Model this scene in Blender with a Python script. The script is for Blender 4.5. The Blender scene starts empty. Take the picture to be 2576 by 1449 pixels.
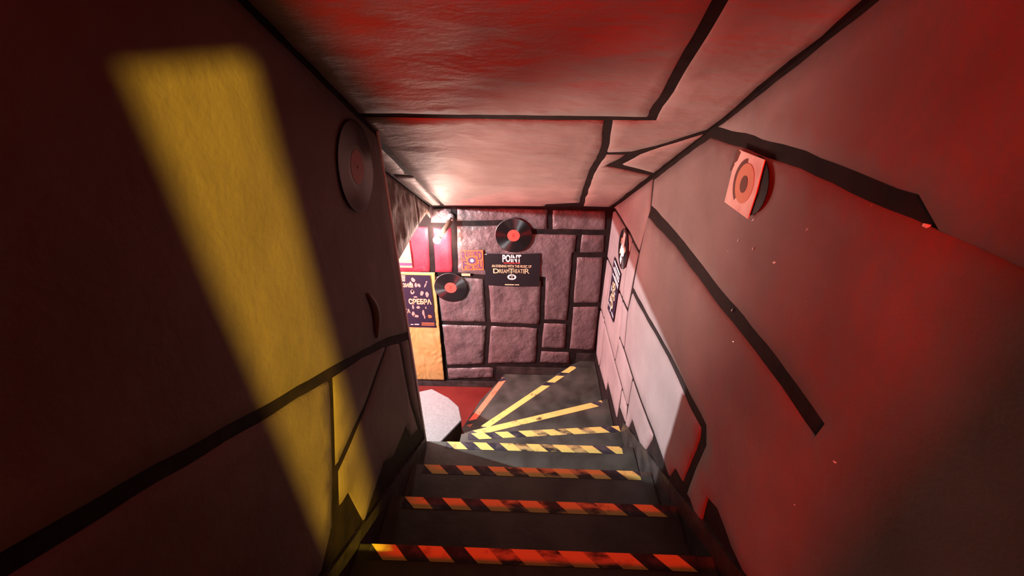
import bpy, bmesh, math, random
from mathutils import Vector, Matrix, noise
from mathutils.geometry import delaunay_2d_cdt

random.seed(7)
scene = bpy.context.scene
col = scene.collection

# ------------------------------------------------------------------ camera
W, H = 2576.0, 1449.0
FPX, PITCH, YAW, ROLL = 1071.0343, 0.5432, 0.0365, -0.0006
FW = Vector((-math.sin(YAW) * math.cos(PITCH), math.cos(YAW) * math.cos(PITCH), -math.sin(PITCH)))
_r = Vector((math.cos(YAW), math.sin(YAW), 0.0))
_u = _r.cross(FW)
RT = _r * math.cos(ROLL) + _u * math.sin(ROLL)
UP = _u * math.cos(ROLL) - _r * math.sin(ROLL)
cam_data = bpy.data.cameras.new('camera')
cam_data.sensor_width = 36.0
cam_data.lens = FPX * 36.0 / W
cam_data.clip_start = 0.02
cam = bpy.data.objects.new('camera', cam_data)
col.objects.link(cam)
B = -FW
cam.matrix_world = Matrix(((RT.x, UP.x, B.x, 0), (RT.y, UP.y, B.y, 0), (RT.z, UP.z, B.z, 0), (0, 0, 0, 1)))
scene.camera = cam

# ------------------------------------------------------------------ the place, metres, camera at the origin
XL, XR, D = -0.590, 0.6825, 3.186        # stair walls, far wall
C0, CS = 0.6647, 0.5793                  # sloped ceiling  z = C0 - CS*y
Y1, Z1, RUN, RISE = 0.8122, -1.5632, 0.3042, 0.1926
YP = 1.7055                              # end of the left partition
XLI = -0.768                             # lintel face over the opening
ZL = Z1 - 8 * RISE                       # lower landing
YB = -0.70                               # back wall
ZT = Z1 + 3 * RISE                       # upper landing

# ------------------------------------------------------------------ world, light, exposure
world = bpy.data.worlds.new('world'); scene.world = world
world.use_nodes = True
world.node_tree.nodes['Background'].inputs['Color'].default_value = (0, 0, 0, 1)
world.node_tree.nodes['Background'].inputs['Strength'].default_value = 0.0
vs = scene.view_settings
vs.view_transform = 'Standard'; vs.look = 'None'; vs.exposure = 0.74; vs.gamma = 1.0; vs.use_curve_mapping = False

def lamp(name, kind, loc, power, colour, radius=0.03, aim=None, cone=None, blend=1.0):
    d = bpy.data.lights.new(name, kind)
    d.energy = power; d.color = colour; d.shadow_soft_size = radius
    if kind == 'SPOT':
        d.spot_size = math.radians(cone); d.spot_blend = blend
    o = bpy.data.objects.new(name, d); col.objects.link(o)
    o.location = loc
    if aim is not None:
        o.rotation_euler = (Vector(aim) - Vector(loc)).to_track_quat('-Z', 'Y').to_euler()
    return o

# white lamp under the ceiling of the lower room, shining out through the opening on the left
lamp('lower_room_lamp', 'POINT', (-1.85, 2.10, -1.13), 390, (1.0, 0.96, 0.98), 0.015)
# red lamp low in the lower room
lamp('lower_room_red_lamp', 'SPOT', (-1.95, 2.55, -1.75), 240, (1.0, 0.03, 0.05), 0.05, (-0.80, 3.15, -1.95), 105, 0.8)
# red lamp in the upper room, its light comes through the doorway behind the camera
lamp('upper_room_red_lamp', 'POINT', (-0.60, -2.2, 0.55), 500, (1.0, 0.006, 0.002), 0.055)
# warm lamp in the upper room, its light falls through the narrow side gap beside that doorway
YLAMP = Vector((1.25, -2.3, 0.52))
lamp('upper_room_lamp', 'POINT', YLAMP, 1680, (1.0, 0.60, 0.04), 0.03)
BULB_STRENGTH = 560.0
# added unseen soft fill, thrown up through the opening to brighten the stair ceiling
lamp('lower_room_fill', 'SPOT', (-1.60, 2.22, -2.60), 430, (1.0, 0.55, 0.45), 0.24, (-0.10, 2.15, -0.60), 62, 1.0)

# ------------------------------------------------------------------ pixel -> point on a known plane
def ray(q):
    return FW + RT * ((q[0] - W / 2) / FPX) - UP * ((q[1] - H / 2) / FPX)
def onx(q, x): d = ray(q); return d * (x / d.x)
def ony(q, y): d = ray(q); return d * (y / d.y)
def onz(q, z): d = ray(q); return d * (z / d.z)
def onc(q): d = ray(q); return d * (C0 / (d.z + CS * d.y))
def cz(y): return C0 - CS * y

# ------------------------------------------------------------------ materials
def nodes(name):
    m = bpy.data.materials.new(name); m.use_nodes = True
    nt = m.node_tree
    return m, nt, nt.nodes['Principled BSDF']
def setin(bs, **kw):
    for k, v in kw.items():
        bs.inputs[k.replace('_', ' ')].default_value = v
def plain(name, c, rough=0.6, spec=0.5, metal=0.0, em=None, es=0.0):
    m, nt, bs = nodes(name)
    setin(bs, Base_Color=(*c, 1), Roughness=rough, Metallic=metal)
    bs.inputs['Specular IOR Level'].default_value = spec
    if em:
        bs.inputs['Emission Color'].default_value = (*em, 1); bs.inputs['Emission Strength'].default_value = es
    return m
def textured(name, c1, c2, scale=6.0, rough=0.7, bump=((14, 0.25, 0.01),), spec=0.3, stretch=(1, 1, 1), detail=5.0, lo=0.35, hi=0.65):
    m, nt, bs = nodes(name)
    N, L = nt.nodes, nt.links
    geo = N.new('ShaderNodeNewGeometry')
    mp = N.new('ShaderNodeMapping'); mp.inputs['Scale'].default_value = stretch
    L.new(geo.outputs['Position'], mp.inputs['Vector'])
    n1 = N.new('ShaderNodeTexNoise'); n1.inputs['Scale'].default_value = scale; n1.inputs['Detail'].default_value = detail
    L.new(mp.outputs[0], n1.inputs['Vector'])
    rp = N.new('ShaderNodeValToRGB')
    rp.color_ramp.elements[0].position = lo; rp.color_ramp.elements[0].color = (*c1, 1)
    rp.color_ramp.elements[1].position = hi; rp.color_ramp.elements[1].color = (*c2, 1)
    L.new(n1.outputs['Fac'], rp.inputs['Fac']); L.new(rp.outputs['Color'], bs.inputs['Base Color'])
    setin(bs, Roughness=rough); bs.inputs['Specular IOR Level'].default_value = spec
    prev = None
    for sc, st, dist in bump:
        nb = N.new('ShaderNodeTexNoise'); nb.inputs['Scale'].default_value = sc; nb.inputs['Detail'].default_value = 4
        L.new(mp.outputs[0], nb.inputs['Vector'])
        b = N.new('ShaderNodeBump'); b.inputs['Strength'].default_value = st; b.inputs['Distance'].default_value = dist
        L.new(nb.outputs['Fac'], b.inputs['Height'])
        if prev: L.new(prev.outputs[0], b.inputs['Normal'])
        prev = b
    if prev: L.new(prev.outputs[0], bs.inputs['Normal'])
    return m

M = {}
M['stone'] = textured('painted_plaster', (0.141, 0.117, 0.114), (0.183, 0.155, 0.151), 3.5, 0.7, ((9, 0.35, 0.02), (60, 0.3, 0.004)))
M['stone_left'] = textured('shaded_plaster', (0.085, 0.066, 0.062), (0.112, 0.088, 0.084), 3.5, 0.7, ((9, 0.35, 0.02), (60, 0.3, 0.004)))  # left wall plaster, its shade put into a darker colour
M['stone_ceiling'] = textured('ceiling_plaster', (0.1920, 0.1584, 0.1478), (0.2400, 0.2046, 0.1949), 4, 0.6, ((7, 0.5, 0.025), (24, 0.4, 0.009), (90, 0.3, 0.002)), stretch=(0.7, 1.2, 1.2))
M['stone_far'] = textured('wrinkled_plaster', (0.0632, 0.0436, 0.0452), (0.0930, 0.0670, 0.0687), 5, 0.42, ((7, 0.75, 0.045), (45, 0.35, 0.005), (120, 0.5, 0.003)), spec=0.5)
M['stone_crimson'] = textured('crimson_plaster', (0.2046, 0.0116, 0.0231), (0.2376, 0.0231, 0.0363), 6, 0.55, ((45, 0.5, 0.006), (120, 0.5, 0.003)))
M['stucco'] = textured('rough_stucco', (0.120, 0.078, 0.060), (0.240, 0.186, 0.162), 55, 0.8, ((40, 0.7, 0.012), (110, 0.7, 0.006)), stretch=(1, 1, 0.28), detail=8, lo=0.4, hi=0.58)
M['grout'] = textured('black_paint', (0.005, 0.0035, 0.0035), (0.011, 0.007, 0.0065), 12, 0.7, ((20, 0.4, 0.01),), spec=0.12)
M['skirt'] = textured('glossy_black_paint', (0.010, 0.009, 0.009), (0.03, 0.026, 0.024), 9, 0.32, ((10, 0.5, 0.02), (40, 0.3, 0.004)), spec=0.5)
M['tread'] = textured('worn_grey_floor_paint', (0.016, 0.0168, 0.014), (0.042, 0.043, 0.037), 7, 0.42, ((35, 0.3, 0.004),), spec=0.5, detail=8)
M['redfloor'] = textured('red_floor_paint', (0.0720, 0.0052, 0.0040), (0.0960, 0.0096, 0.0072), 5, 0.45, ((30, 0.2, 0.004),))
M['plain_wall'] = textured('lower_room_plaster', (0.1680, 0.1260, 0.1176), (0.2100, 0.1596, 0.1470), 4, 0.8, ((20, 0.3, 0.01),))
M['dark_wall'] = plain('dark_back_wall', (0.02, 0.012, 0.012), 0.8)
M['white'] = textured('white_plaster', (0.1122, 0.1089, 0.1106), (0.1386, 0.1353, 0.1370), 60, 0.6, ((70, 0.5, 0.004),))
M['whiteplain'] = plain('lit_edge_white', (0.85, 0.83, 0.82), 0.6)  # light along the partition edge put into the white of an added bead
M['brown'] = textured('brown_column', (0.030, 0.017, 0.008), (0.054, 0.030, 0.015), 10, 0.6)
M['tape_y'] = textured('tape_yellow', (0.2550, 0.1836, 0.0663), (0.4386, 0.3570, 0.1020), 16, 0.45, (), detail=6, lo=0.28, hi=0.42)
M['tape_worn'] = textured('tape_black_smudged', (0.02, 0.016, 0.015), (0.30, 0.22, 0.09), 20, 0.45, (), stretch=(0.5, 1.4, 1), detail=7, lo=0.44, hi=0.6)
M['tape_rubbed'] = textured('tape_rubbed_to_yellow', (0.06, 0.045, 0.02), (0.42, 0.33, 0.10), 18, 0.45, (), detail=7, lo=0.30, hi=0.42)
M['tape_k'] = textured('tape_black', (0.012, 0.012, 0.02), (0.05, 0.045, 0.05), 22, 0.4, (), lo=0.45, hi=0.7)
M['tape_r'] = textured('tape_red', (0.330, 0.072, 0.042), (0.480, 0.144, 0.078), 16, 0.45, (), lo=0.28, hi=0.42)  # red stripes for the last step above the landing
M['label_red'] = plain('record_label_red', (0.465, 0.043, 0.031), 0.5)
M['label_dark'] = plain('record_label_print', (0.186, 0.019, 0.012), 0.5)
M['black'] = plain('print_black', (0.0072, 0.0060, 0.0078), 0.5, 0.2)
M['night'] = plain('print_night_blue', (0.0108, 0.0072, 0.0168), 0.5, 0.2)
M['ink_white'] = plain('print_white', (0.496, 0.465, 0.446), 0.6)
M['ink_grey'] = plain('print_grey', (0.223, 0.205, 0.198), 0.6)
M['ink_red'] = plain('print_red', (0.384, 0.019, 0.019), 0.6)
M['ink_gold'] = plain('print_gold', (0.434, 0.322, 0.186), 0.6)
M['ink_orange'] = plain('print_orange', (0.496, 0.074, 0.022), 0.55)
M['ink_purple'] = plain('print_purple', (0.053, 0.022, 0.062), 0.55)
M['ink_skin'] = plain('print_pale_pink', (0.2232, 0.1230, 0.1044), 0.6)
M['ink_brown'] = plain('print_brown', (0.081, 0.019, 0.009), 0.6)
M['ink_peach'] = plain('print_peach', (0.465, 0.211, 0.124), 0.6)
M['paper'] = textured('pink_white_paper', (0.5208, 0.3360, 0.3108), (0.6888, 0.5712, 0.5208), 9, 0.5, ((16, 0.5, 0.01),))
M['paper_y'] = textured('yellow_paper', (0.2550, 0.1573, 0.0510), (0.2890, 0.1870, 0.0723), 6, 0.55, ((14, 0.25, 0.01),))
M['paper_cream'] = textured('cream_paper', (0.2160, 0.1560, 0.0900), (0.2400, 0.1860, 0.1200), 6, 0.55, ((9, 0.4, 0.02),))
M['fleck'] = plain('white_fleck', (0.95, 0.92, 0.86), 0.2)
M['strip_grey'] = plain('curled_strip_grey', (0.10, 0.09, 0.075), 0.4)
M['scrap'] = plain('tan_scrap', (0.279, 0.161, 0.093), 0.6)
M['metal'] = plain('lamp_metal', (0.42, 0.28, 0.20), 0.4, metal=0.6)
M['metal_grey'] = plain('lamp_bracket_grey', (0.22, 0.19, 0.19), 0.5)
M['bulb'] = plain('lit_bulb', (1, 1, 1), 0.4, em=(1.0, 0.66, 0.55), es=BULB_STRENGTH)
def vinyl():
    m, nt, bs = nodes('black_vinyl')
    setin(bs, Base_Color=(0.004, 0.0033, 0.004, 1), Roughness=0.34, Anisotropic=0.93)
    bs.inputs['Specular IOR Level'].default_value = 0.6
    t = nt.nodes.new('ShaderNodeTangent'); t.direction_type = 'RADIAL'; t.axis = 'Z'
    nt.links.new(t.outputs[0], bs.inputs['Tangent'])
    return m
M['vinyl'] = vinyl()
M['vinyl_dull'] = plain('dull_black_vinyl', (0.005, 0.003, 0.003), 0.5, 0.15)

# ------------------------------------------------------------------ object helpers
def link(name, me, mats, parent=None):
    o = bpy.data.objects.new(name, me); col.objects.link(o)
    for m in (mats if isinstance(mats, (list, tuple)) else [mats]):
        me.materials.append(M[m])
    if parent is not None: o.parent = parent
    return o
def meshobj(name, verts, faces, mats, parent=None, smooth=False, mi=None):
    me = bpy.data.meshes.new(name)
    me.from_pydata([tuple(v) for v in verts], [], faces); me.update()
    o = link(name, me, mats, parent)
    if mi: me.polygons.foreach_set('material_index', mi)
    if smooth: me.polygons.foreach_set('use_smooth', [True] * len(me.polygons))
    return o
def struct(o): o['kind'] = 'structure'; return o
def tag(o, label, cat, group=None):
    o['label'] = label; o['category'] = cat
    if group: o['group'] = group
    return o
def empty(name, loc):
    o = bpy.data.objects.new(name, None); col.objects.link(o); o.location = loc; o.empty_display_size = 0.05
    return o
def box(name, a, b, mat, parent=None, bevel=0.0):
    bm = bmesh.new(); bmesh.ops.create_cube(bm, size=1)
    for v in bm.verts:
        v.co = Vector([(a[i] + b[i]) / 2 + v.co[i] * (b[i] - a[i]) for i in range(3)])
    if bevel: bmesh.ops.bevel(bm, geom=bm.edges[:], offset=bevel, segments=2, affect='EDGES')
    me = bpy.data.meshes.new(name); bm.to_mesh(me); bm.free()
    return link(name, me, mat, parent)
def prism(name, pts, z0, z1, mat, parent=None, bevel=0.0):
    """solid with a flat top at z1 above a plan outline"""
    bm = bmesh.new()
    f = bm.faces.new([bm.verts.new((p[0], p[1], z1)) for p in pts]); f.normal_update()
    if f.normal.z < 0: f.normal_flip()
    r = bmesh.ops.extrude_face_region(bm, geom=[f])
    for v in [g for g in r['geom'] if isinstance(g, bmesh.types.BMVert)]: v.co.z = z0
    bmesh.ops.recalc_face_normals(bm, faces=bm.faces[:])
    if bevel:
        e = [e for e in bm.edges if all(abs(v.co.z - z1) < 1e-6 for v in e.verts)]
        bmesh.ops.bevel(bm, geom=e, offset=bevel, segments=2, affect='EDGES')
    me = bpy.data.meshes.new(name); bm.to_mesh(me); bm.free()
    return link(name, me, mat, parent)

class Plane:
    def __init__(s, o, u, v):
        s.o, s.u, s.v = Vector(o), Vector(u).normalized(), Vector(v).normalized()
        s.n = s.u.cross(s.v)
    def to2(s, p): d = Vector(p) - s.o; return Vector((d.dot(s.u), d.dot(s.v)))
    def to3(s, q, h=0.0): return s.o + s.u * q[0] + s.v * q[1] + s.n * h
PR = Plane((XR, 0, 0), (0, 1, 0), (0, 0, 1)); PR.n = Vector((-1, 0, 0))
PL = Plane((XL, 0, 0), (0, 1, 0), (0, 0, 1)); PL.n = Vector((1, 0, 0))
PF = Plane((0, D, 0), (1, 0, 0), (0, 0, 1)); PF.n = Vector((0, -1, 0))
PI = Plane((XLI, 0, 0), (0, 1, 0), (0, 0, 1)); PI.n = Vector((1, 0, 0))
PC = Plane((0, 0, C0), (1, 0, 0), (0, 1, -CS)); PC.n = -Vector((0, CS, 1)).normalized()

def area(p): return 0.5 * sum(p[i - 1].x * p[i].y - p[i].x * p[i - 1].y for i in range(len(p)))
def inset(p, d):
    n = len(p); out = []
    for i in range(n):
        a, b, c = p[i - 1], p[i], p[(i + 1) % n]
        e1, e2 = (b - a).normalized(), (c - b).normalized()
        n1, n2 = Vector((-e1.y, e1.x)), Vector((-e2.y, e2.x))
        m = n1 + n2
        if m.length < 1e-4: m = n1
        m.normalize()
        k = d / max(0.42, m.dot(n1))
        out.append(b + m * k)
    return out
def inside(q, p):
    r = False; j = len(p) - 1
    for i in range(len(p)):
        if (p[i].y > q.y) != (p[j].y > q.y) and q.x < (p[j].x - p[i].x) * (q.y - p[i].y) / (p[j].y - p[i].y) + p[i].x: r = not r
        j = i
    return r
def edgedist(q, p):
    best = 9
    for i in range(len(p)):
        a, b = p[i - 1], p[i]; ab = b - a
        t = max(0, min(1, (q - a).dot(ab) / max(1e-9, ab.length_squared)))
        best = min(best, (q - a - ab * t).length)
    return best

def stone(plane, pts, mat, parent, gap=0.016, thick=0.007, amp=0.006, step=0.055, wob=0.004, freq=5.0, name='stone'):
    """one stone of a wall: outline on the wall plane, recessed joint round it, lumpy face"""
    p = [plane.to2(q) for q in pts]
    if area(p) < 0: p.reverse()
    p = inset(p, gap)
    fine = []
    for i in range(len(p)):
        a, b = p[i], p[(i + 1) % len(p)]
        k = max(1, int((b - a).length / 0.05))
        for j in range(k):
            q = a.lerp(b, j / k)
            w = noise.noise_vector(plane.to3(q) * 9.0) * wob
            fine.append(q + Vector((w.x, w.y)))
    inner = inset(fine, min(0.008, gap * 0.6))
    n = len(fine)
    vs_, es = list(inner), [(i, (i + 1) % n) for i in range(n)]
    xs = [q.x for q in inner]; ys = [q.y for q in inner]
    x = min(xs) + step / 2
    row = 0
    while x < max(xs):
        y = min(ys) + step * (0.25 + 0.5 * (row % 2))
        while y < max(ys):
            q = Vector((x, y))
            if inside(q, inner) and edgedist(q, inner) > step * 0.45: vs_.append(q)
            y += step
        x += step * 0.87; row += 1
    V2, _, F2, ov, _, _ = delaunay_2d_cdt(vs_, es, [], 0, 1e-6)
    F2 = [f for f in F2 if inside(sum((V2[k] for k in f), Vector((0, 0))) / len(f), inner)]
    verts = []; 
    for q in V2:
        e = min(1.0, edgedist(q, inner) / 0.05)
        p3 = plane.to3(q)
        h = thick + amp * e * (noise.noise(p3 * freq) + 0.5 * noise.noise(p3 * freq * 2.3 + Vector((7, 3, 1))))
        verts.append(plane.to3(q, max(h, 0.0035)))
    faces = [tuple(f) for f in F2]
    # which output vertex is input border vertex i
    imap = {}
    for oi, ins in enumerate(ov):
        for k in ins: imap[k] = oi
    base = len(verts)
    for q in fine: verts.append(plane.to3(q, -0.002))
    for i in range(n):
        j = (i + 1) % n
        if i in imap and j in imap and imap[i] != imap[j]:
            faces.append((imap[i], imap[j], base + j, base + i))
    me = bpy.data.meshes.new(name)
    me.from_pydata([tuple(v) for v in verts], [], faces); me.update()
    bm = bmesh.new(); bm.from_mesh(me); bmesh.ops.recalc_face_normals(bm, faces=bm.faces[:])
    s = sum(f.normal.dot(plane.n) * f.calc_area() for f in bm.faces)
    if s < 0: bmesh.ops.reverse_faces(bm, faces=bm.faces[:])
    bm.to_mesh(me); bm.free()
    me.polygons.foreach_set('use_smooth', [True] * len(me.polygons))
    return link(name, me, mat, parent)

# ================================================================== SETTING
TH = 0.10
# right wall: black painted backing, then its stones
wall_r = struct(box('wall_right', (XR, YB, ZL), (XR + TH, D + TH, 1.25), 'grout'))
def RWx(*qs): return [onx(q, XR) if len(q) == 2 else Vector((XR, q[1], q[2])) for q in qs]
nosz = lambda y: Z1 - (y - Y1) * RISE / RUN
g1, g2 = onx((1790, 328), XR), onx((2310, 525), XR)
k1 = (g2.z - g1.z) / (g2.y - g1.y)
RN = ('w', YB + 0.02, g2.z + k1 * (YB + 0.02 - g2.y))
right_cells = [
    [(1541, 524), (1645, 443), (1637, 530), (1609, 636), (1587, 590), (1549, 528)],
    [(1537, 528), (1549, 528), (1587, 590), (1592, 603), (1589, 621), (1577, 669), (1567, 752), (1558, 729), (1540, 673), (1526, 642)],
    [(1592, 603), (1609, 636), (1599, 680), (1580, 780), (1567, 752), (1577, 669), (1589, 621)],
    [(1540, 673), (1558, 729), (1567, 752), (1563, 818), (1557, 868), (1548, 910), (1521, 805), (1526, 752)],
    [(1526, 642), (1540, 673), (1526, 752), (1521, 803), (1510, 770)],
    [(1510, 770), (1521, 803), (1513, 901), (1508, 925), (1501, 890)],
    [(1521, 805), (1548, 910), (1566, 975), (1553, 1056), (1530, 962), (1526, 986), (1509, 925), (1513, 901)],
    [(1567, 752), (1580, 782), (1571, 879), (1559, 846), (1563, 818)],
    [(1559, 846), (1571, 879), (1593, 950), (1582, 1020), (1578, 1022), (1566, 973), (1548, 910), (1557, 868)],
    [(1566, 975), (1579, 1022), (1576, 1070), (1560, 1025)],
    [(1593, 950), (1612, 1006), (1646, 1094), (1643, 1110), (1621, 1148), (1592, 1058), (1578, 1092), (1574, 1072), (1582, 1020)],
    [(1592, 728), (1599, 744), (1636, 810), (1682, 889), (1732, 1000), (1770, 1075), (1768, 1110), (1756, 1143), (1721, 1225), (1702, 1188), (1687, 1212), (1646, 1094), (1612, 1006), (1593, 950), (1571, 879), (1580, 782)],
    [(1646, 444), (1790, 330), (2020, 405), (2150, 462), (2310, 525), RN, ('w', YB + 0.02, nosz(YB) + 0.0), (1869, 1449), (1839, 1381), (1822, 1331), (1806, 1293), (1786, 1270), (1764, 1350), (1737, 1265), (1723, 1240), (1756, 1150), (1775, 1110), (1775, 1075), (1732, 990), (1682, 889), (1636, 810), (1592, 728), (1609, 636), (1632, 538), (1698, 606), (1802, 743), (1947, 925), (2049, 1066), (2056, 1058), (1953, 916), (1808, 734), (1704, 597), (1638, 524)],
    [(1795, 322), (2020, 400), (2150, 458), (2295, 515), (2345, 605), ('w', RN[1], RN[2] - 0.062), ('w', YB + 0.02, cz(YB + 0.02))],
]
for i, c in enumerate(right_cells):
    small = i < 11
    g = 0.011 if small else 0.017
    stone(PR, RWx(*c), 'stone', wall_r, gap=g, amp=0.002 if small else 0.006, step=0.05 if small else 0.06, wob=0.003 if small else 0.006, freq=3.0)

# left wall (partition) with its stones
wall_l = struct(box('wall_left', (XLI, YB, ZL), (XL, YP, 1.25), 'grout'))
def LWx(*qs): return [onx(q, XL) if len(q) == 2 else Vector((XL, q[1], q[2])) for q in qs]
j1, j2 = onx((680, 1025), XL), onx((826, 940), XL)
LN = ('w', YB + 0.02, j1.z + (j2.z - j1.z) / (j2.y - j1.y) * (YB + 0.02 - j1.y))
left_cells = [
    [(680, 1025), (826, 940), (911, 891), (971, 858), (1026, 842), (951, 352), ('w', YP - 0.02, cz(YP) ), ('w', YB + 0.02, cz(YB + 0.02)), LN],
    [(680, 1027), (828, 943), (833, 1000), (838, 1200), (836, 1320), (806, 1449), ('w', YB + 0.02, nosz(YB)), LN],
    [(830, 943), (911, 891), (973, 862), (914, 1028), (850, 1168), (838, 1195), (833, 1000)],
    [(845, 1185), (880, 1110), (914, 1028), (973, 864), (1003, 856), (1017, 937), (1032, 1012), (1053, 1082), (1030, 1108), (1017, 1082), (985, 1160), (962, 1172), (953, 1200), (912, 1325), (872, 1250), (848, 1290)],
    [(1005, 856), (1026, 846), (1064, 1090), (1055, 1082), (1032, 1012), (1017, 937)],
]
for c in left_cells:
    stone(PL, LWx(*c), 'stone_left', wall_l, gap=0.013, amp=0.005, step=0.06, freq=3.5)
def bead(name, a, b, r, mat, seg=12):
    v = [(p[0] + r * math.cos(2 * math.pi * i / seg), p[1] + r * math.sin(2 * math.pi * i / seg), p[2]) for p in (a, b) for i in range(seg)]
    return meshobj(name, v, [(i, (i + 1) % seg, seg + (i + 1) % seg, seg + i) for i in range(seg)] + [tuple(range(seg - 1, -1, -1)), tuple(range(seg, 2 * seg))], mat, None, True)
struct(bead('trim_1', (XL, YP + 0.009, -2.6), (XL, YP + 0.009, cz(YP) - 0.01), 0.009, 'whiteplain'))['label'] = 'pale bead added for the light along the free edge of the left wall'

# far wall
wall_f = struct(box('wall_far', (-2.7, D, ZL), (XR, D + TH, -0.4), 'grout'))
def FWx(*qs): return [ony(q, D) if len(q) == 2 else Vector((q[1], D, q[2])) for q in qs]
far_cells = [
    ('stone_far', [(1080, 516), (1143, 516), (1141, 567), (1076, 567)]),
    ('stone_far', [(1143, 516), (1384, 519), (1384, 583), (1338, 582), (1300, 562), (1255, 560), (1143, 563)]),
    ('stone_far', [(1384, 521), (1531, 523), (1528, 584), (1384, 583)]),
    ('stone_far', [(1458, 584), (1528, 584), (1524, 641), (1452, 640)]),
    ('stone_far', [(1143, 563), (1255, 560), (1300, 562), (1338, 582), (1384, 583), (1458, 584), (1452, 640), (1446, 641), (1436, 758), (1430, 810), (1363, 808), (1367, 702), (1222, 697), (1147, 690)]),
    ('stone_far', [(1446, 641), (1524, 641), (1512, 766), (1436, 767)]),
    ('stone_far', [(1222, 697), (1367, 702), (1363, 808), (1358, 821), (1229, 815), (1226, 760)]),
    ('stone_far', [(1089, 690), (1147, 690), (1222, 697), (1229, 815), (1105, 812)]),
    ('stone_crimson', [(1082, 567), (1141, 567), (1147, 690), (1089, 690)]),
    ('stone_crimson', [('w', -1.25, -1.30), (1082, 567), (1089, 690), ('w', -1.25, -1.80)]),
    ('stone_far', [(1105, 812), (1229, 815), (1222, 920), (1120, 922)]),
    ('stone_far', [(1229, 815), (1358, 821), (1353, 915), (1222, 918)]),
    ('stone_far', [(1363, 808), (1430, 810), (1427, 880), (1356, 879)]),
    ('stone_far', [(1356, 879), (1427, 881), (1437, 882), (1440, 918), (1353, 915)]),
    ('stone_far', [(1436, 767), (1512, 766), (1500, 885), (1427, 881)]),
    ('stone_far', [(1120, 922), (1246, 920), (1248, 953), (1123, 957)]),
    ('stone_far', [('w', -2.6, -1.80), ('w', -1.25, -1.80), ('w', -1.25, -1.0), ('w', -2.6, -1.0)]),
    ('stone_far', [('w', -2.6, -2.95), ('w', -1.0, -2.95), ('w', -1.0, -1.82), ('w', -2.6, -1.82)]),
    ('stone_far', [(1060, 700), (1090, 690), (1122, 955), (1090, 955)]),
]
for m, c in far_cells:
    stone(PF, FWx(*c), m, wall_f, gap=0.021, thick=0.009, amp=0.009, step=0.035, wob=0.006, freq=9.0)

# sloped ceiling
def slab(name, x0, x1, y0, y1, t, mat):
    v = [(x, y, cz(y) + dz) for dz in (0, t) for y in (y0, y1) for x in (x0, x1)]
    f = [(0, 2, 3, 1), (4, 5, 7, 6), (0, 1, 5, 4), (2, 6, 7, 3), (0, 4, 6, 2), (1, 3, 7, 5)]
    return meshobj(name, v, f, mat)
ceil = struct(slab('ceiling', XL, XR, YB, D, 0.12, 'grout'))
ceil2 = struct(slab('ceiling.001', XLI, XL, YP, D, 0.12, 'grout'))
def CEx(*qs): return [onc(q) if len(q) == 2 else Vector((q[1], q[2], cz(q[2]))) for q in qs]
kA, kB = onc((1640, 296)), onc((1810, 2))
kx = lambda y: kA.x + (kB.x - kA.x) / (kB.y - kA.y) * (y - kA.y)
KN = ('w', kx(YB + .05), YB + 0.05)
ceil_cells = [
    [(893, 286), (1640, 296), (1720, 155), (1810, 2), KN, ('w', XL + 0.005, YB + 0.05)],
    [(1533, 298), (1640, 298), (1720, 157), (1810, 4), KN, ('w', XR - 0.005, YB + 0.05), (1792, 325), (1657, 365), (1595, 381), (1518, 384)],
    [(900, 290), (1533, 299), (1518, 384), (1487, 435), (1462, 509), (1380, 513), (1376, 518), (1113, 516), (1030, 437), (945, 347)],
    [(943, 348), (1030, 437), (1042, 441), ('w', XLI + 0.005, onc((985, 436)).y), ('w', XLI + 0.005, YP + 0.03), ('w', XL, YP + 0.03)],
    [('w', XLI + 0.005, onc((985, 438)).y), (1044, 442), (1113, 516), (1083, 516)],
    [(1519, 386), (1586, 386), (1532, 416), (1645, 439), (1540, 520), (1462, 518), (1464, 509), (1487, 437)],
    [(1604, 388), (1657, 367), (1786, 330), (1648, 437), (1556, 414)],
]
for i, c in enumerate(ceil_cells):
    stone(PC, CEx(*c), 'stone_ceiling', ceil if i not in (3, 4) else ceil2, gap=0.014, thick=0.006, amp=0.009, step=0.05, wob=0.007, freq=6.0)

# lintel over the opening to the lower room
lint = struct(box('wall_lintel', (XLI - 0.14, YP, -1.185), (XLI, D, 0.1), 'grout'))
yj = onx((1047, 530), XLI).y
stone(PI, [Vector((XLI, YP, -1.18)), Vector((XLI, yj, -1.185)), Vector((XLI, yj, cz(yj))), Vector((XLI, YP, cz(YP)))], 'stucco', lint, gap=0.006, thick=0.006, amp=0.012, step=0.03, freq=10)
stone(PI, [Vector((XLI, yj, -1.185)), Vector((XLI, D - 0.12, -1.20)), Vector((XLI, D - 0.01, -1.29)), Vector((XLI, D - 0.01, cz(D))), Vector((XLI, yj, cz(yj)))], 'stucco', lint, gap=0.006, thick=0.006, amp=0.012, step=0.03, freq=10)
# lower room, closing what the opening could show
struct(box('wall_lower_room', (-2.8, 0.9, ZL), (-2.7, D + TH, -0.4), 'plain_wall'))
struct(box('wall_lower_room_near', (-2.7, 0.9, ZL), (XLI, 1.0, -0.4), 'plain_wall'))
struct(box('ceiling.002', (-2.7, 1.0, -0.98), (XLI - 0.14, D, -0.88), 'plain_wall'))
struct(box('ceiling.003', (XLI - 0.14, 1.0, -0.98), (XLI, YP, -0.88), 'plain_wall'))
struct(box('floor', (-2.7, 1.0, ZL - 0.1), (XR, D, ZL), 'redfloor'))
struct(box('floor.001', (XL, YB, ZL), (XR, Y1 - 3 * RUN, ZT), 'tread'))
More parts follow.
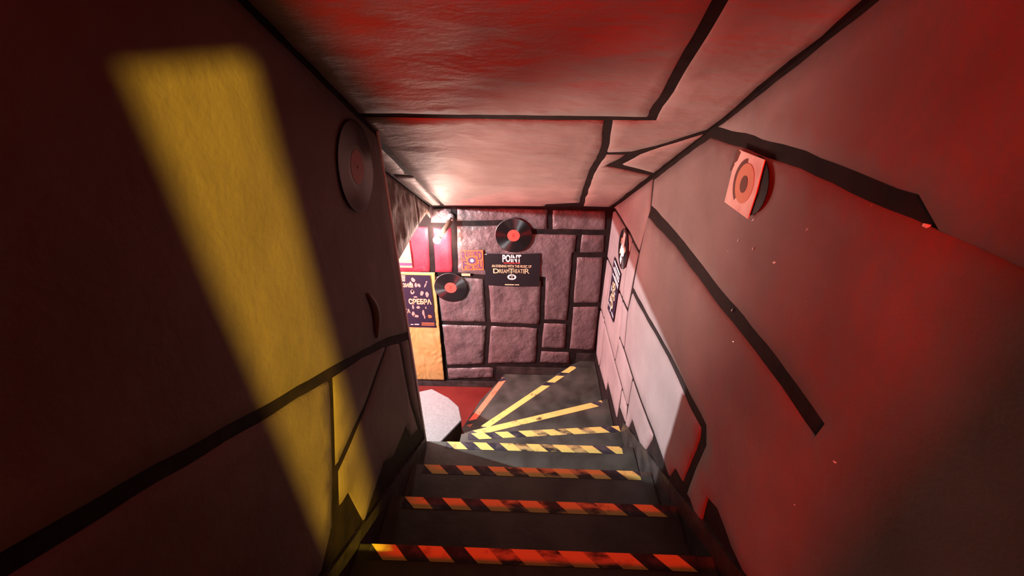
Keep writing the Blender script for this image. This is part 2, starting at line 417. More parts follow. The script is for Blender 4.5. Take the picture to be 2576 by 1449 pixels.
# upper end of the stairwell with its doorway and, beside it, a narrow gap where the warm light comes through
t1 = (YB - YLAMP.y) / (0.69 - YLAMP.y); t2 = (YB - YLAMP.y) / (1.062 - YLAMP.y)
sx0 = YLAMP.x + (XL - YLAMP.x) * t1; sx1 = YLAMP.x + (XL - YLAMP.x) * t2
DJ = 0.095                               # right jamb of the doorway
for nm, a, b in (('wall_back', (XL - 0.3, 0.9), (XR + 0.3, 1.35)), ('wall_back.001', (DJ, ZT), (sx0, 0.9)), ('wall_back.002', (sx1, ZT), (XR + 0.3, 0.9)),
                 ('wall_back.004', (XL - 0.3, ZT), (XL + 0.05, 0.9))):
    struct(box(nm, (a[0], YB - 0.03, a[1]), (b[0], YB, b[1]), 'dark_wall'))
zs0 = YLAMP.z + (-0.05 - YLAMP.z) * t1; zs1 = YLAMP.z + (-0.05 - YLAMP.z) * t2
struct(meshobj('wall_back.003', [(x, y, z) for y in (YB - 0.03, YB) for x, z in ((sx0, zs0), (sx1, zs1), (sx1, 0.9), (sx0, 0.9))],
    [(0, 1, 2, 3), (7, 6, 5, 4), (0, 4, 5, 1), (1, 5, 6, 2), (2, 6, 7, 3), (3, 7, 4, 0)], 'dark_wall'))
struct(box('wall_lamp_divider', (0.16, -2.9, ZT - 0.3), (0.20, YB - 0.03, 1.35), 'dark_wall'))  # unseen divider added to keep the warm lamp out of the doorway

# black boards at the foot of the far wall
bb = [((-2.7, ZL), (-0.27, ZL + 0.075)), ((-0.27, ZL + 0.0), (0.50, ZL + RISE + 0.085)), ((0.50, ZL), (XR, ZL + 2 * RISE + 0.085))]
for i, (a, b) in enumerate(bb):
    struct(box('baseboard_far' + ('' if i == 0 else '.%03d' % i), (a[0], D - 0.013, a[1]), (b[0], D, b[1]), 'skirt', bevel=0.003))
# sloping black skirting beside the straight flight
def skirting(name, x0, x1, y0, y1, up, dn):
    v = [(x, y, nosz(y) + dz) for x in (x0, x1) for (y, dz) in ((y0, -dn), (y1, -dn), (y1, up), (y0, up))]
    return struct(meshobj(name, v, [(0, 1, 2, 3), (7, 6, 5, 4), (0, 4, 5, 1), (1, 5, 6, 2), (2, 6, 7, 3), (3, 7, 4, 0)], 'skirt'))
skirting('baseboard_right', XR - 0.014, XR, YB + 0.1, 2.0, 0.075, 0.30)
skirting('baseboard_left', XL, XL + 0.014, YB + 0.1, YP - 0.02, 0.05, 0.30)

# ================================================================== STAIRS
stairs = empty('staircase', (0.05, Y1, ZL))
tag(stairs, 'dark grey painted stairs winding left at the bottom with striped tape on each nosing', 'stairs')
def part(o, parent):
    o.parent = parent; o.matrix_parent_inverse = parent.matrix_world.inverted(); return o
bpy.context.view_layer.update()
noses = {}
for k in range(-2, 4):
    y = Y1 + k * RUN
    noses[k] = (Vector((XL + 0.014, y)), Vector((XR - 0.014, y)))
steps = {}
for k in range(-2, 4):
    pts = [(XL + 0.014, Y1 + (k - 1) * RUN), (XR - 0.014, Y1 + (k - 1) * RUN), (XR - 0.014, Y1 + k * RUN), (XL + 0.014, Y1 + k * RUN)]
    if k == 3: pts[3] = (XL + 0.0, Y1 + k * RUN); 
    steps[k] = prism('step', pts, ZL, Z1 - k * RISE, 'tread', None, 0.006)
XE = XR - 0.001
winder = {
    4: [(-0.425, 1.7248), (XE, 1.7248), (XE, 2.055), (-0.415, 1.945)],
    5: [(-0.415, 1.945), (XE, 2.055), (XE, 2.495), (-0.43, 2.115)],
    6: [(-0.43, 2.115), (XE, 2.495), (XE, D - 0.014), (0.545, D - 0.014), (0.470, 3.125), (0.183, 2.865), (-0.146, 2.525), (-0.43, 2.262)],
    7: [(-0.43, 2.262), (-0.146, 2.525), (0.183, 2.865), (0.470, 3.125), (0.47, D - 0.014), (-0.185, D - 0.014), (-0.254, 3.052), (-0.393, 2.818), (-0.520, 2.485)],
}
for k, pts in winder.items():
    steps[k] = prism('step', pts, ZL, Z1 - k * RISE, 'tread', None, 0.005)
for k in steps: part(steps[k], stairs)

def tape(step_o, A, Bp, z, width, pitch, duty, slant, off, mats=('tape_k', 'tape_y', 'tape_worn'), worn=(0.35, 0.75)):
    """strip of striped tape; A->Bp runs along the nosing, the strip lies on the near side of it"""
    A, Bp = Vector(A), Vector(Bp); L = (Bp - A).length; t = (Bp - A) / L
    nrm = Vector((t.y, -t.x))
    verts, faces, mi = [], [], []
    def P(s, w): 
        q = A + t * s + nrm * (0.004 + w * width)
        return (q.x, q.y, z + 0.0012)
    def quad(s0, s1, m):
        # slanted piece; s is measured on the nosing edge, lower edge shifted by slant; clipped to the strip
        poly = [(s0, 0), (s1, 0), (s1 + slant, 1), (s0 + slant, 1)]
        out = []
        for lo in (True, False):
            src, out = (poly if lo else out), []
            lim = 0.0 if lo else L
            for i in range(len(src)):
                a, b = src[i - 1], src[i]
                ina = a[0] >= lim if lo else a[0] <= lim; inb = b[0] >= lim if lo else b[0] <= lim
                if ina != inb:
                    u = (lim - a[0]) / (b[0] - a[0]); out.append((lim, a[1] + (b[1] - a[1]) * u))
                if inb: out.append(b)
            if not out: return
        if len(out) < 3: return
        i0 = len(verts)
        for s, w in out: verts.append(P(s, w))
        faces.append(tuple(range(i0, len(verts)))); mi.append(m)
    s = -pitch * 2 + off
    while s < L + pitch:
        quad(s, s + pitch * duty, 1); quad(s + pitch * duty, s + pitch, 2 if worn[0] * L < s + pitch * 0.7 < worn[1] * L else 0); s += pitch
    o = meshobj('hazard_tape', verts, faces, list(mats), None, mi=mi)
    bm = bmesh.new(); bm.from_mesh(o.data); bmesh.ops.recalc_face_normals(bm, faces=bm.faces[:])
    if sum(f.normal.z for f in bm.faces) < 0: bmesh.ops.reverse_faces(bm, faces=bm.faces[:])
    bm.to_mesh(o.data); bm.free()
    part(o, step_o)
    return o
def zk(k): return Z1 - k * RISE
bpy.context.view_layer.update()
for k, (xa, xb, pitch, duty, off) in {0: (-0.530, 0.612, 0.165, 0.52, 0.0), 1: (-0.515, 0.640, 0.166, 0.5, 0.0), 2: (-0.515, 0.605, 0.167, 0.5, 0.0), 3: (-0.46, 0.595, 0.16, 0.5, 0.0)}.items():
    tape(steps[k], (xa, Y1 + k * RUN), (xb, Y1 + k * RUN), zk(k), 0.052, pitch, duty, 0.055, off)
tape(steps[4], (-0.37, 1.950), (0.66, 2.052), zk(4), 0.052, 0.16, 0.55, 0.055, 0.02, worn=(0.3, 0.85))
tape(steps[5], (-0.40, 2.128), (0.62, 2.474), zk(5), 0.052, 0.17, 0.62, 0.05, 0.03, ('tape_k', 'tape_y', 'tape_rubbed'), (0.1, 0.78))
tape(steps[6], (-0.38, 2.308), (0.455, 3.105), zk(6), 0.052, 0.19, 0.68, 0.05, 0.05, ('tape_k', 'tape_y', 'tape_rubbed'), (0.05, 0.62))
tape(steps[7], (-0.50, 2.52), (-0.215, 3.12), zk(7), 0.052, 0.20, 0.72, 0.05, 0.05, ('tape_k', 'tape_r', 'tape_r'), (0.0, 0.65))

# white capped newel pillar in the turn of the stairs
ZN = ZL + 0.56
pil = empty('newel_pillar', (-0.7, 2.25, ZL))
tag(pil, 'white topped many-sided newel pillar in the turn of the stairs', 'pillar')
bpy.context.view_layer.update()
out = [onz(q, ZN) for q in [(1050, 986), (1086, 978), (1128, 1000), (1154, 1023), (1161, 1057), (1109, 1111)]]
pp = [(v.x, v.y) for v in out] + [(-0.70, 1.97), (-0.86, 2.05), (-0.93, 2.25)]
part(prism('cap', pp, ZN - 0.012, ZN, 'white', None, 0.004), pil)
part(prism('column', [((x + 0.7) * 0.985 - 0.7, (y - 2.25) * 0.985 + 2.25) for x, y in pp], ZL, ZN - 0.012, 'brown', None), pil)

# ================================================================== lamp
BP = ony((1099, 604), D - 0.13)
spot = empty('wall_spotlight', ony((1130, 556), D))
tag(spot, 'small tilted spotlight with glowing bulb high in the far left corner', 'lamp')
bpy.context.view_layer.update()
def tube(name, a, b, r0, r1, mat, parent, seg=20, cap=True):
    a, b = Vector(a), Vector(b); z = (b - a).normalized(); x = z.orthogonal().normalized(); y = z.cross(x)
    v = []; f = []
    for p_, r in ((a, r0), (b, r1)):
        for i in range(seg):
            an = 2 * math.pi * i / seg; v.append(p_ + (x * math.cos(an) + y * math.sin(an)) * r)
    for i in range(seg): j = (i + 1) % seg; f.append((i, j, seg + j, seg + i))
    if cap: f += [tuple(range(seg - 1, -1, -1)), tuple(range(seg, 2 * seg))]
    o = meshobj(name, v, f, mat, None, True)
    return part(o, parent)
HT = ony((1131, 560), D - 0.05)
ax = (BP - HT).normalized()
tube('housing', HT - ax * 0.02, BP - ax * 0.028, 0.020, 0.022, 'metal', spot)
tube('rim', BP - ax * 0.032, BP - ax * 0.026, 0.0235, 0.0235, 'metal', spot)
tube('bracket', HT, Vector((HT.x + 0.004, D - 0.002, HT.z + 0.03)), 0.008, 0.008, 'metal_grey', spot)
tube('mounting_plate', Vector((HT.x + 0.004, D - 0.014, HT.z + 0.03)), Vector((HT.x + 0.004, D, HT.z + 0.03)), 0.032, 0.032, 'metal_grey', spot)
bm = bmesh.new(); bmesh.ops.create_uvsphere(bm, u_segments=20, v_segments=12, radius=0.029)
me = bpy.data.meshes.new('bulb'); bm.to_mesh(me); bm.free()
bo = link('bulb', me, 'bulb'); bo.location = BP; bpy.context.view_layer.update(); part(bo, spot)
me.polygons.foreach_set('use_smooth', [True] * len(me.polygons))

# ================================================================== flat prints: helpers working on a wall plane
def basis(plane, centre, h):
    """matrix: local x along u, y along v, z out of the wall"""
    m = Matrix.Identity(4)
    for i in range(3):
        m[i][0], m[i][1], m[i][2] = plane.u[i], plane.v[i], plane.n[i]
    p = plane.to3(centre, h)
    for i in range(3): m[i][3] = p[i]
    return m
class Board:
    """a flat sheet on a wall; 2D shapes are added in sheet coordinates (metres, origin at centre)"""
    def __init__(s, name, plane, centre, size, thick, mat, h=0.016, flip=False, rot=0.0, quad=None, bend=0.0):
        s.root = empty(name, (0, 0, 0)); s.flip = flip
        s.root.matrix_world = basis(plane, centre, h) @ Matrix.Rotation(rot, 4, 'Z')
        if plane.u.cross(plane.v).dot(plane.n) < 0:
            s.mir = -1
        else: s.mir = 1
        s.layer = thick
        w, hh = size
        if size[0]:
            q = quad or [(-w / 2, -hh / 2), (w / 2, -hh / 2), (w / 2, hh / 2), (-w / 2, hh / 2)]
            s.solid('sheet', q, 0, thick, mat)
    def solid(s, name, q, z0, z1, mat, parent=None):
        n = len(q)
        v = [(x, y, z0) for x, y in q] + [(x, y, z1) for x, y in q]
        f = [tuple(range(n - 1, -1, -1)), tuple(range(n, 2 * n))] + [(i, (i + 1) % n, n + (i + 1) % n, n + i) for i in range(n)]
        return s.add(name, v, f, mat, parent)
    def add(s, name, v, f, mat, parent=None, smooth=False):
        me = bpy.data.meshes.new(name); me.from_pydata(v, [], f); me.update()
        bm = bmesh.new(); bm.from_mesh(me); bmesh.ops.recalc_face_normals(bm, faces=bm.faces[:]); bm.to_mesh(me); bm.free()
        o = link(name, me, mat); o.parent = s.root
        if smooth: me.polygons.foreach_set('use_smooth', [True] * len(me.polygons))
        return o
    def ink(s, name, polys, mat, z=None, t=0.0008, split=False):
        if split:
            for q in polys: s.ink(name, q if isinstance(q[0][0], (tuple, list)) else [q], mat, z, t)
            return
        z = s.layer if z is None else z
        v, f = [], []
        for q in polys:
            i0 = len(v); n = len(q)
            v += [(x, y, z) for x, y in q] + [(x, y, z + t) for x, y in q]
            f.append(tuple(range(i0 + n, i0 + 2 * n)))
            f += [(i0 + i, i0 + (i + 1) % n, i0 + n + (i + 1) % n, i0 + n + i) for i in range(n)]
        return s.add(name, v, f, mat)
    def text(s, body, box_, mat, z=None, bold=0.0, shear=0.0, name='lettering'):
        z = s.layer if z is None else z
        cu = bpy.data.curves.new('t', 'FONT'); cu.body = body; cu.extrude = 0.0; cu.offset = bold; cu.shear = shear
        cu.resolution_u = 3
        to = bpy.data.objects.new('t', cu); col.objects.link(to)
        dg = bpy.context.evaluated_depsgraph_get()
        me = bpy.data.meshes.new_from_object(to.evaluated_get(dg))
        bpy.data.objects.remove(to); bpy.data.curves.remove(cu)
        if not me.vertices: return None
        xs = [v.co.x for v in me.vertices]; ys = [v.co.y for v in me.vertices]
        x0, y0, x1, y1 = box_
        sx = (x1 - x0) / (max(xs) - min(xs)); sy = (y1 - y0) / (max(ys) - min(ys))
        for v in me.vertices:
            v.co = ((v.co.x - min(xs)) * sx + x0, (v.co.y - min(ys)) * sy + y0, z + 0.0009)
        me.name = name; me.materials.clear()
        o = link(name, me, mat); o.parent = s.root
        return o
def circ(cx, cy, rx, ry=None, n=28, a0=0, a1=2 * math.pi):
    ry = ry or rx
    full = abs(a1 - a0 - 2 * math.pi) < 1e-6
    m = n if full else n + 1
    return [(cx + rx * math.cos(a0 + (a1 - a0) * i / n), cy + ry * math.sin(a0 + (a1 - a0) * i / n)) for i in range(m)]
def ring(cx, cy, r0x, r0y, r1x, r1y, n=24, a0=0.0, a1=2 * math.pi):
    out = []
    for i in range(n):
        a, b = a0 + (a1 - a0) * i / n, a0 + (a1 - a0) * (i + 1) / n
        out.append([(cx + r0x * math.cos(a), cy + r0y * math.sin(a)), (cx + r1x * math.cos(a), cy + r1y * math.sin(a)),
                    (cx + r1x * math.cos(b), cy + r1y * math.sin(b)), (cx + r0x * math.cos(b), cy + r0y * math.sin(b))])
    return out
def rect(x0, y0, x1, y1): return [(x0, y0), (x1, y0), (x1, y1), (x0, y1)]
def f2(q, o=(0, 0)): v = ony(q, D - 0.018); return Vector((v.x - o[0], v.z - o[1]))
def fbox(q0, q1, o):
    a, b = f2(q0, o), f2(q1, o)
    return (min(a.x, b.x), min(a.y, b.y), max(a.x, b.x), max(a.y, b.y))

# ------------------------------------------------------------------ vinyl records
def lathe(profile, seg=72):
    v, f = [], []
    for r, z in profile:
        for i in range(seg):
            a = 2 * math.pi * i / seg; v.append((r * math.cos(a), r * math.sin(a), z))
    for k in range(len(profile) - 1):
        for i in range(seg):
            j = (i + 1) % seg; f.append((k * seg + i, k * seg + j, (k + 1) * seg + j, (k + 1) * seg + i))
    return v, f
def record(name, plane, centre, R, label_r, label_mat, h, rot=0.0, body='vinyl'):
    b = Board(name, plane, centre, (0, 0), 0, None, h, rot=rot)
    prof = [(0.0036, 0), (0.0036, 0.002), (label_r * 1.0, 0.002), (label_r * 1.25, 0.0014)]
    r = label_r * 1.25
    for k in range(14):
        r2 = label_r * 1.25 + (R * 0.97 - label_r * 1.25) * (k + 1) / 14
        prof += [(r2 - (r2 - r) * 0.4, 0.0019), (r2, 0.0015)]; r = r2
    prof += [(R, 0.0022), (R, 0.0), (0.0036, 0)]
    v, f = lathe(prof)
    b.add('disc', v, f, body, None, True)
    v, f = lathe([(0.0036, 0.0021), (label_r, 0.0021), (label_r, 0.0027), (0.0036, 0.0027), (0.0036, 0.0021)], 40)
    lo = b.add('label', v, f, label_mat)
    lo['label'] = 'round paper centre label'
    pr = b.ink('label_print', ring(0, 0, label_r * .16, label_r * .16, label_r * .26, label_r * .26, 16) +
               [rect(-label_r * .5, label_r * .34, label_r * .5, label_r * .42), rect(-label_r * .35, -label_r * .5, label_r * .35, -label_r * .42)], 'label_dark', 0.0027, 0.0003)
    pr.parent = lo; pr.matrix_parent_inverse = Matrix.Identity(4)
    return b
r1c = f2((1292, 592)); r2c = f2((1134, 723))
rec1 = record('vinyl_record', PF, r1c, 0.150, 0.0505, 'label_red', 0.022)
tag(rec1.root, 'black vinyl record with red label above the dark concert poster', 'record', 'records on the walls')
rec2 = record('vinyl_record', PF, r2c, 0.145, 0.052, 'label_red', 0.022)
tag(rec2.root, 'black vinyl record with red label overlapping the yellow paper', 'record', 'records on the walls')
rl = onx((902, 420), XL + 0.02)
rec3 = record('vinyl_record', PL, Vector((rl.y, rl.z)), 0.150, 0.056, 'label_dark', 0.014)
tag(rec3.root, 'shadowed vinyl record on the dark left wall near its edge', 'record', 'records on the walls')

# ------------------------------------------------------------------ dark concert poster
def fpoly(name, corners, o): return [tuple(f2(q, o)) for q in corners]
pc = f2((1289, 678)); o_ = (pc.x, pc.y)
bp = Board('concert_poster', PF, pc, (1, 1), 0.0015, 'black', 0.018,
           quad=[tuple(f2(q, o_)) for q in [(1222, 717), (1250, 719), (1300, 721), (1357, 720), (1359, 637), (1300, 640), (1218, 638)]])
tag(bp.root, 'black landscape concert poster with pale lettering on the far wall', 'poster')
bp.text('POINT', fbox((1264, 659), (1311, 641), o_), 'ink_white', bold=0.03)
bp.ink('lettering_gap', [rect(*fbox((1283, 651), (1311, 649.3), o_))], 'black', bp.layer + 0.001)
bp.ink('red_script_line', [rect(*fbox((x0, y0 + 2.4), (x0 + w, y0), o_)) for x0, w, y0 in ((1267, 3, 659.8), (1271, 4, 660.4), (1276, 3, 660.0), (1280, 5, 660.6), (1286, 3, 660.0), (1290, 5, 660.8), (1297, 4, 660.2), (1302, 6, 660.6))], 'ink_red', split=True)
bp.text('AN EVENING WITH THE MUSIC OF', fbox((1237, 672), (1337, 667), o_), 'ink_gold', bold=0.012)
bp.text('D', fbox((1241, 687), (1255, 675.5), o_), 'ink_gold', bold=0.012)
bp.text('REAM', fbox((1256, 686.5), (1281, 677), o_), 'ink_gold')
bp.text('T', fbox((1279, 688), (1293, 675.5), o_), 'ink_gold')
bp.text('HEATE', fbox((1290, 686.5), (1320, 677), o_), 'ink_gold')
bp.text('R', fbox((1320, 688), (1332, 676), o_), 'ink_gold')
e = f2((1287.5, 696.8), o_)
bp.ink('emblem', ring(e.x, e.y, .030, .020, .038, .027) + ring(e.x - .013, e.y, .010, .013, .0155, .019, 16) + ring(e.x + .013, e.y, .010, .013, .0155, .019, 16)
       + [rect(e.x - .003, e.y - .022, e.x + .003, e.y + .010), [(e.x - .011, e.y + .024), (e.x - .006, e.y + .024), (e.x + .003, e.y - .012), (e.x - .003, e.y - .012)],
          [(e.x + .006, e.y + .024), (e.x + .011, e.y + .024), (e.x + .003, e.y - .012), (e.x - .003, e.y - .012)]], 'ink_white')
bp.ink('small_print', [rect(*fbox((1270, 716.8), (1293, 715), o_)), rect(*fbox((1295, 717), (1306, 715.3), o_))], 'ink_gold')
bp.ink('corner_sticker', [rect(*fbox((1220, 640.3), (1225, 638.6), o_))], 'ink_grey')

# ------------------------------------------------------------------ orange square record print
sc_ = f2((1188.5, 654.5)); o_ = (sc_.x, sc_.y)
sp = Board('record_print', PF, sc_, (1, 1), 0.0015, 'ink_orange', 0.018, quad=[tuple(f2(q, o_)) for q in [(1163, 680), (1217, 679), (1215, 629), (1160, 630)]])
tag(sp.root, 'small square orange print with curling purple letters around a disc', 'print')
for ch, q0, q1 in [('R', (1163, 654), (1171, 632)), ('E', (1172, 645), (1178, 632)), ('C', (1179, 643), (1185, 632)), ('O', (1186, 642), (1193, 632)), ('R', (1194, 644), (1201, 632)), ('D', (1202, 653), (1212, 632)),
                   ('F', (1165, 677), (1174, 656)), ('O', (1175, 677), (1182, 667)), ('R', (1183, 677), (1189, 668)), ('Y', (1192, 677), (1199, 667)), ('O', (1199, 676), (1206, 664)), ('U', (1206, 676), (1214, 655))]:
    sp.text(ch, fbox(q0, q1, o_), 'ink_purple', bold=0.03)
e = f2((1187.5, 655), o_)
sp.ink('disc_print', [circ(e.x, e.y, .038, .034)], 'ink_purple', sp.layer + 0.001)
sp.ink('disc_ring', ring(e.x, e.y, .036, .032, .041, .037), 'ink_orange', sp.layer + 0.0015)
sp.ink('disc_centre', [circ(e.x, e.y, .015)], 'ink_white', sp.layer + 0.0021)
st = f2((1172, 691)); st_b = Board('paper_sticker', PF, st, (0.075, 0.024), 0.001, 'ink_peach', 0.018)
tag(st_b.root, 'tiny pinkish sticker just under the orange square print', 'sticker')

# ------------------------------------------------------------------ yellow wrinkled sheet and the prints on it
def wrinkled(name, x0, x1, z0, z1, h, mat, skew):
    nx, nz = 60, 70
    v, f = [], []
    cents = [(-0.80, -2.62), (-1.0, -2.35), (-0.74, -2.30), (-0.95, -2.85), (-0.7, -2.75)]
    for j in range(nz + 1):
        for i in range(nx + 1):
            x = x0 + (x1 - x0) * i / nx; z = z0 + (z1 - z0) * j / nz
            xx = x + skew * (z1 - z) / (z1 - z0) * (i / nx)
            d = 0.0
            for c, (a, b) in enumerate(cents):
                rx, rz = x - a, z - b; r = math.hypot(rx, rz)
                d += 0.007 * math.exp(-(r / 0.17) ** 2) * math.sin(math.atan2(rz, rx) * (7 + c) + c + 3 * r) * min(1, r / 0.03)
            d += 0.003 * noise.noise(Vector((x * 7, z * 16, 2)))
            v.append((xx, D - h - abs(d), z))
    for j in range(nz):
        for i in range(nx):
            a = j * (nx + 1) + i; f.append((a, a + 1, a + nx + 2, a + nx + 1))
    o = meshobj(name, v, f, mat, None, True)
    sol = o.modifiers.new('thickness', 'SOLIDIFY'); sol.thickness = 0.001; sol.offset = 0
    return o
tr, br = ony((1094, 684), D - 0.012), ony((1118.5, 955), D - 0.012)
ys = wrinkled('yellow_paper_sheet', -1.42, tr.x, br.z, tr.z, 0.021, 'paper_y', br.x - tr.x)
tag(ys, 'wrinkled yellow paper sheet hanging on the far wall behind the partition', 'paper')
pc = f2((1048, 756)); o_ = (pc.x, pc.y)
rt, rb, lb, lt = f2((1082, 691), o_), f2((1097, 822), o_), f2((1022, 822), o_), f2((1003, 687), o_)
cp = Board('band_poster', PF, pc, (1, 1), 0.0015, 'night', 0.030, quad=[(-0.36, rb.y), (rb.x, rb.y), (rt.x, rt.y), (-0.36, rt.y + 0.005)])
tag(cp.root, 'dark portrait poster with pale figures and red Cyrillic lettering on the yellow sheet', 'poster')
def tb(body, q0, q1, mat, bold=0.03): cp.text(body, fbox(q0, q1, o_), mat, bold=bold)
tb('АЗИШ', (1007, 720.5), (1039, 710.5), 'ink_peach')
tb('СРЕБРА', (1030, 763), (1085, 750), 'ink_peach', 0.04)
tb('ТА', (1020, 785), (1032, 775), 'ink_peach')
cp.ink('text_block', [rect(*fbox((1005, y + 2.2), (1020, y), o_)) for y in (691, 695, 699, 703)], 'ink_peach', split=True)
def blob(q, rx, ry, tilt=0.0):
    c = f2(q, o_); ca, sa = math.cos(tilt), math.sin(tilt)
    return [(c.x + ca * rx * math.cos(a) * (1 + .14 * math.sin(3 * a + q[0])) - sa * ry * math.sin(a), c.y + sa * rx * math.cos(a) + ca * ry * math.sin(a) * (1 + .12 * math.cos(2 * a + q[1]))) for a in [2 * math.pi * i / 16 for i in range(16)]]
cp.ink('figure_print', [blob((1040, 702), .016, .022, .5), blob((1034, 712), .012, .022), blob((1047, 715), .011, .024), blob((1055, 716), .013, .02, .4), blob((1071, 715), .006, .03, -.4), blob((1074, 707), .008, .006),
                        blob((1038, 733), .018, .020), blob((1038, 730), .007, .018), blob((1062, 736), .014, .026, -.4), blob((1075, 739), .015, .026), blob((1046, 745), .018, .007)], 'ink_skin', split=True)
cp.ink('figure_print', [blob((1041, 788), .015, .026), blob((1048, 793), .024, .014), blob((1066, 785), .010, .036), blob((1069, 795), .006, .02), blob((1040, 770), .008, .022), blob((1053, 771), .016, .014), blob((1072, 772), .005, .014)], 'ink_skin', split=True)
cp.ink('rose_print', [blob((1082, 794), .018, .017)], 'ink_orange')
cp.ink('small_print', [rect(*fbox((1034, 815), (1041, 813), o_)), rect(*fbox((1044, 815), (1055, 812.5), o_))] , 'ink_grey', split=True)
cp.ink('small_print', [rect(*fbox((1062, y + 1.6), (1093, y), o_)) for y in (810, 814.5)], 'ink_orange', split=True)
pc = f2((1020, 640)); o_ = (pc.x, pc.y)
rt, rb = f2((1029, 604), o_), f2((1038, 673), o_)
up = Board('cream_poster', PF, pc, (1, 1), 0.0015, 'paper_cream', 0.020, quad=[(-0.38, rb.y), (rb.x, rb.y), (rt.x, rt.y + 0.0), (-0.38, rt.y)])
tag(up.root, 'pale cream poster with a purple band under the lintel beside the partition', 'poster')
up.ink('band', [[(-0.38, f2((1030, 668), o_).y), (f2((1037, 668), o_).x, f2((1030, 668), o_).y), (f2((1036, 661), o_).x, f2((1030, 661), o_).y), (-0.38, f2((1030, 661), o_).y)]], 'ink_purple')

# ------------------------------------------------------------------ right wall: single in a paper sleeve
def r2(q): v = onx(q, XR - 0.016); return Vector((v.y, v.z))
c0_ = r2((1877, 462))
def rp(q): v = r2(q) - c0_; return (v.x, v.y)
sv = Board('record_sleeve', PR, c0_, (1, 1), 0.003, 'paper', 0.018, quad=[rp((1826, 508)), rp((1885, 551)), rp((1905, 490)), rp((1928, 402)), rp((1859, 375)), rp((1843, 440))])
tag(sv.root, 'crumpled pinkish paper record sleeve with round printed window on the right wall', 'record sleeve')
def arc_band(ri, ro, a0, a1): return ring(0.004, 0.002, ri, ri, ro, ro, 18, a0, a1)
sv.ink('crescent_print', ring(0.0, 0.0, .052, .058, .072, .074, 22, math.radians(-60), math.radians(75)), 'ink_brown')
sv.ink('orange_ring_print', [circ(0.0, 0.0, .055, .060, 32)], 'ink_peach', sv.layer + 0.0006)
sv.ink('centre_hole_print', [circ(0.0, -0.002, .022, .026, 24)], 'ink_brown', sv.layer + 0.0015)
fc = rp((1858, 400))
sv.ink('figure_print', [[(fc[0] + x, fc[1] + y) for x, y in ((-.014, .024), (.012, .028), (.020, .0), (.012, -.018), (-.006, -.004))], [(fc[0] + x, fc[1] + y) for x, y in ((.006, -.020), (.020, -.012), (.028, -.045), (.014, -.040))]], 'ink_brown', split=True)
sr = record('single_record', PR, r2((1893, 468)) + Vector((0.0, 0.0)), 0.086, 0.040, 'label_dark', 0.0145, body='vinyl_dull')
tag(sr.root, 'small dark record peeking out of the pinkish paper sleeve', 'record', 'records on the walls')

# right wall near the corner: picture disc and tall black poster
pd_c = (r2((1570, 577)) + r2((1563, 674))) / 2
pd = record('picture_disc', PR, pd_c, 0.140, 0.05, 'ink_white', 0.014)
pd.layer = 0.0028
pd.ink('picture_print', [[(-.03, .12), (.02, .118), (.045, .05), (.02, .01), (-.03, .03)], [(-.05, .02), (.05, .0), (.06, -.04), (.0, -.06), (-.055, -.03)], [(-.02, -.065), (.03, -.06), (.035, -.10), (-.01, -.115)]], 'ink_white', split=True)
pd.ink('picture_print', [[(.05, .06), (.075, .05), (.07, .01), (.052, .02)], [(-.09, .03), (-.06, .05), (-.06, -.01)], [(.04, -.05), (.07, -.03), (.065, -.07)]], 'ink_gold', split=True)
tag(pd.root, 'round black picture disc with white design above the tall poster on right wall', 'record', 'records on the walls')
tc = (r2((1545, 645)) + r2((1542, 812))) / 2
def rq(q): v = r2(q) - tc; return (v.x, v.y)
tp = Board('tall_poster', PR, tc, (1, 1), 0.0015, 'night', 0.014, quad=[rq((1542, 812)), rq((1561, 690)), rq((1545, 645)), rq((1528, 775))])
tag(tp.root, 'tall black poster with white and gold ornament near the corner on right wall', 'poster')
tp.ink('line_print', [rect(-.12, y, x1, y + h_) for y, h_, x1 in ((.185, .016, .10), (.155, .012, .06), (.128, .016, .10), (.100, .010, .02), (.078, .014, .10))], 'ink_white', split=True)
tp.ink('ornament_print', [ring(cx, cy, r * .5, r * .55, r, r * .95, 16) for cx, cy, r in ((-.02, .035, .030), (.035, .02, .026), (.0, -.03, .032), (-.05, -.045, .024), (.03, -.085, .028), (-.01, -.125, .038))], 'ink_gold', split=True)
tp.ink('ornament_print', [[(.05, -.03), (.085, -.01), (.075, -.06)], [(-.07, .0), (-.04, .01), (-.055, -.02)], [(.04, -.13), (.08, -.10), (.07, -.15)]], 'ink_white', split=True)
tp.ink('line_print', [rect(-.11, -.185, -.04, -.172), rect(.0, -.205, .02, -.150), rect(.05, -.19, .11, -.178)], 'ink_white', split=True)

# curled strip standing for an unclear curved highlight on the left wall
lc = onx((943, 792), XL + 0.02)
v, f = [], []
for j in range(13):
    for i in range(9):
        s = i / 8; t_ = j / 12
        wdt = 0.012 + 0.030 * math.sin(math.pi * t_)
        y = lc.y - 0.01 + 0.035 * math.sin(math.pi * t_) + (s - 0.5) * wdt
        v.append((XL + 0.010 + 0.022 * math.sin(math.pi * s) * (0.4 + 0.6 * math.sin(math.pi * t_)), y, lc.z + 0.10 - 0.20 * t_))
for j in range(12):
    for i in range(8): a = j * 9 + i; f.append((a, a + 1, a + 10, a + 9))
cu = meshobj('curled_highlight', v, f, 'strip_grey', None, True)
cu.modifiers.new('thickness', 'SOLIDIFY').thickness = 0.001
tag(cu, 'narrow curled strip standing for a curved highlight on the dark left wall', 'paper')

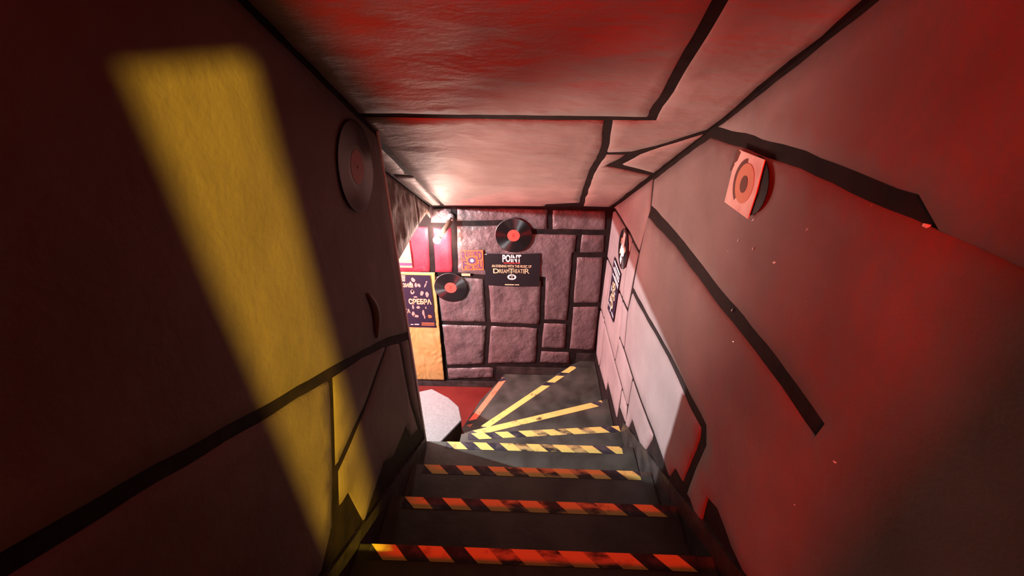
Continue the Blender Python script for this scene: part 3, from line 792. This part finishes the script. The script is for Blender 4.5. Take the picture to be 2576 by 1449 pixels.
# ------------------------------------------------------------------ bright flecks stuck on the right wall
fl = [(1450 + x / 2.415, 400 + y / 2.415) for x, y in ((980, 491), (917, 555), (1070, 541), (1199, 625), (1396, 423), (1383, 860), (866, 923), (942, 915), (820, 975), (951, 1100), (1035, 1237), (1122, 1391), (700, 730), (668, 760), (1068, 300), (1070, 365))]
fl += [(2126, 500), (2183, 518), (2255, 573), (2329, 565), (2131, 711), (2197, 865), (2090, 889), (1879, 913), (2098, 1157), (1996, 1264), (2189, 1012)]
def shard(name, q, ln, wd, ht, mat, ang):
    """small flake on the right wall whose broad face stands towards the foot of the stairs"""
    c = onx(q, XR - 0.006)
    dy, dz = math.cos(ang), math.sin(ang)
    y0, z0 = -dz, dy
    pts = []
    for a, b, h_ in ((-.5, .3, 0), (.5, -.1, 0), (.42, -.6, ht * .3), (-.3, -.5, ht), (-.55, -.1, ht * .8), (.1, .1, ht * .1)):
        pts.append((XR - 0.004 - h_, c.y + (dy * a * ln + y0 * b * wd), c.z + (dz * a * ln + z0 * b * wd)))
    bm = bmesh.new()
    for p_ in pts: bm.verts.new(p_)
    bmesh.ops.convex_hull(bm, input=bm.verts[:])
    me = bpy.data.meshes.new(name); bm.to_mesh(me); bm.free()
    return link(name, me, mat)
ORD = 'first second third fourth fifth sixth seventh eighth ninth tenth eleventh twelfth thirteenth fourteenth fifteenth sixteenth seventeenth eighteenth nineteenth twentieth'.split() + ['twenty-' + w for w in 'first second third fourth fifth sixth seventh eighth ninth'.split()]
fl.sort()
for i, q in enumerate(fl):
    d = math.hypot(q[0] - 1560, q[1] - 700) / 800
    o = shard('bright_fleck', q, 0.014 + 0.005 * random.random(), 0.009, 0.003, 'fleck', random.uniform(-0.9, 0.3))  # small white flakes, brighter than the plaster around them
    tag(o, 'tiny bright fleck on the right wall plaster, %s from the left of these flecks' % ORD[i], 'fleck', 'bright flecks on the right wall')
sc2 = empty('torn_scrap', onx((2207, 823), XR)); bpy.context.view_layer.update()
part(shard('scrap', (2203, 820), 0.020, 0.012, 0.004, 'scrap', 0.8), sc2)
part(shard('tape_tip', (2214, 829), 0.009, 0.005, 0.007, 'fleck', -0.7), sc2)
tag(sc2, 'torn tan scrap with a bright white tip on the right wall', 'scrap')
o = shard('pale_smear', (2532, 1232), 0.035, 0.010, 0.002, 'ink_grey', -1.1); tag(o, 'pale narrow smear on the dark right wall at the lower edge', 'smear')
o = shard('pale_smear', (2554, 320), 0.016, 0.014, 0.002, 'ink_grey', -1.1); tag(o, 'pale round smear high on the dark right wall', 'smear')
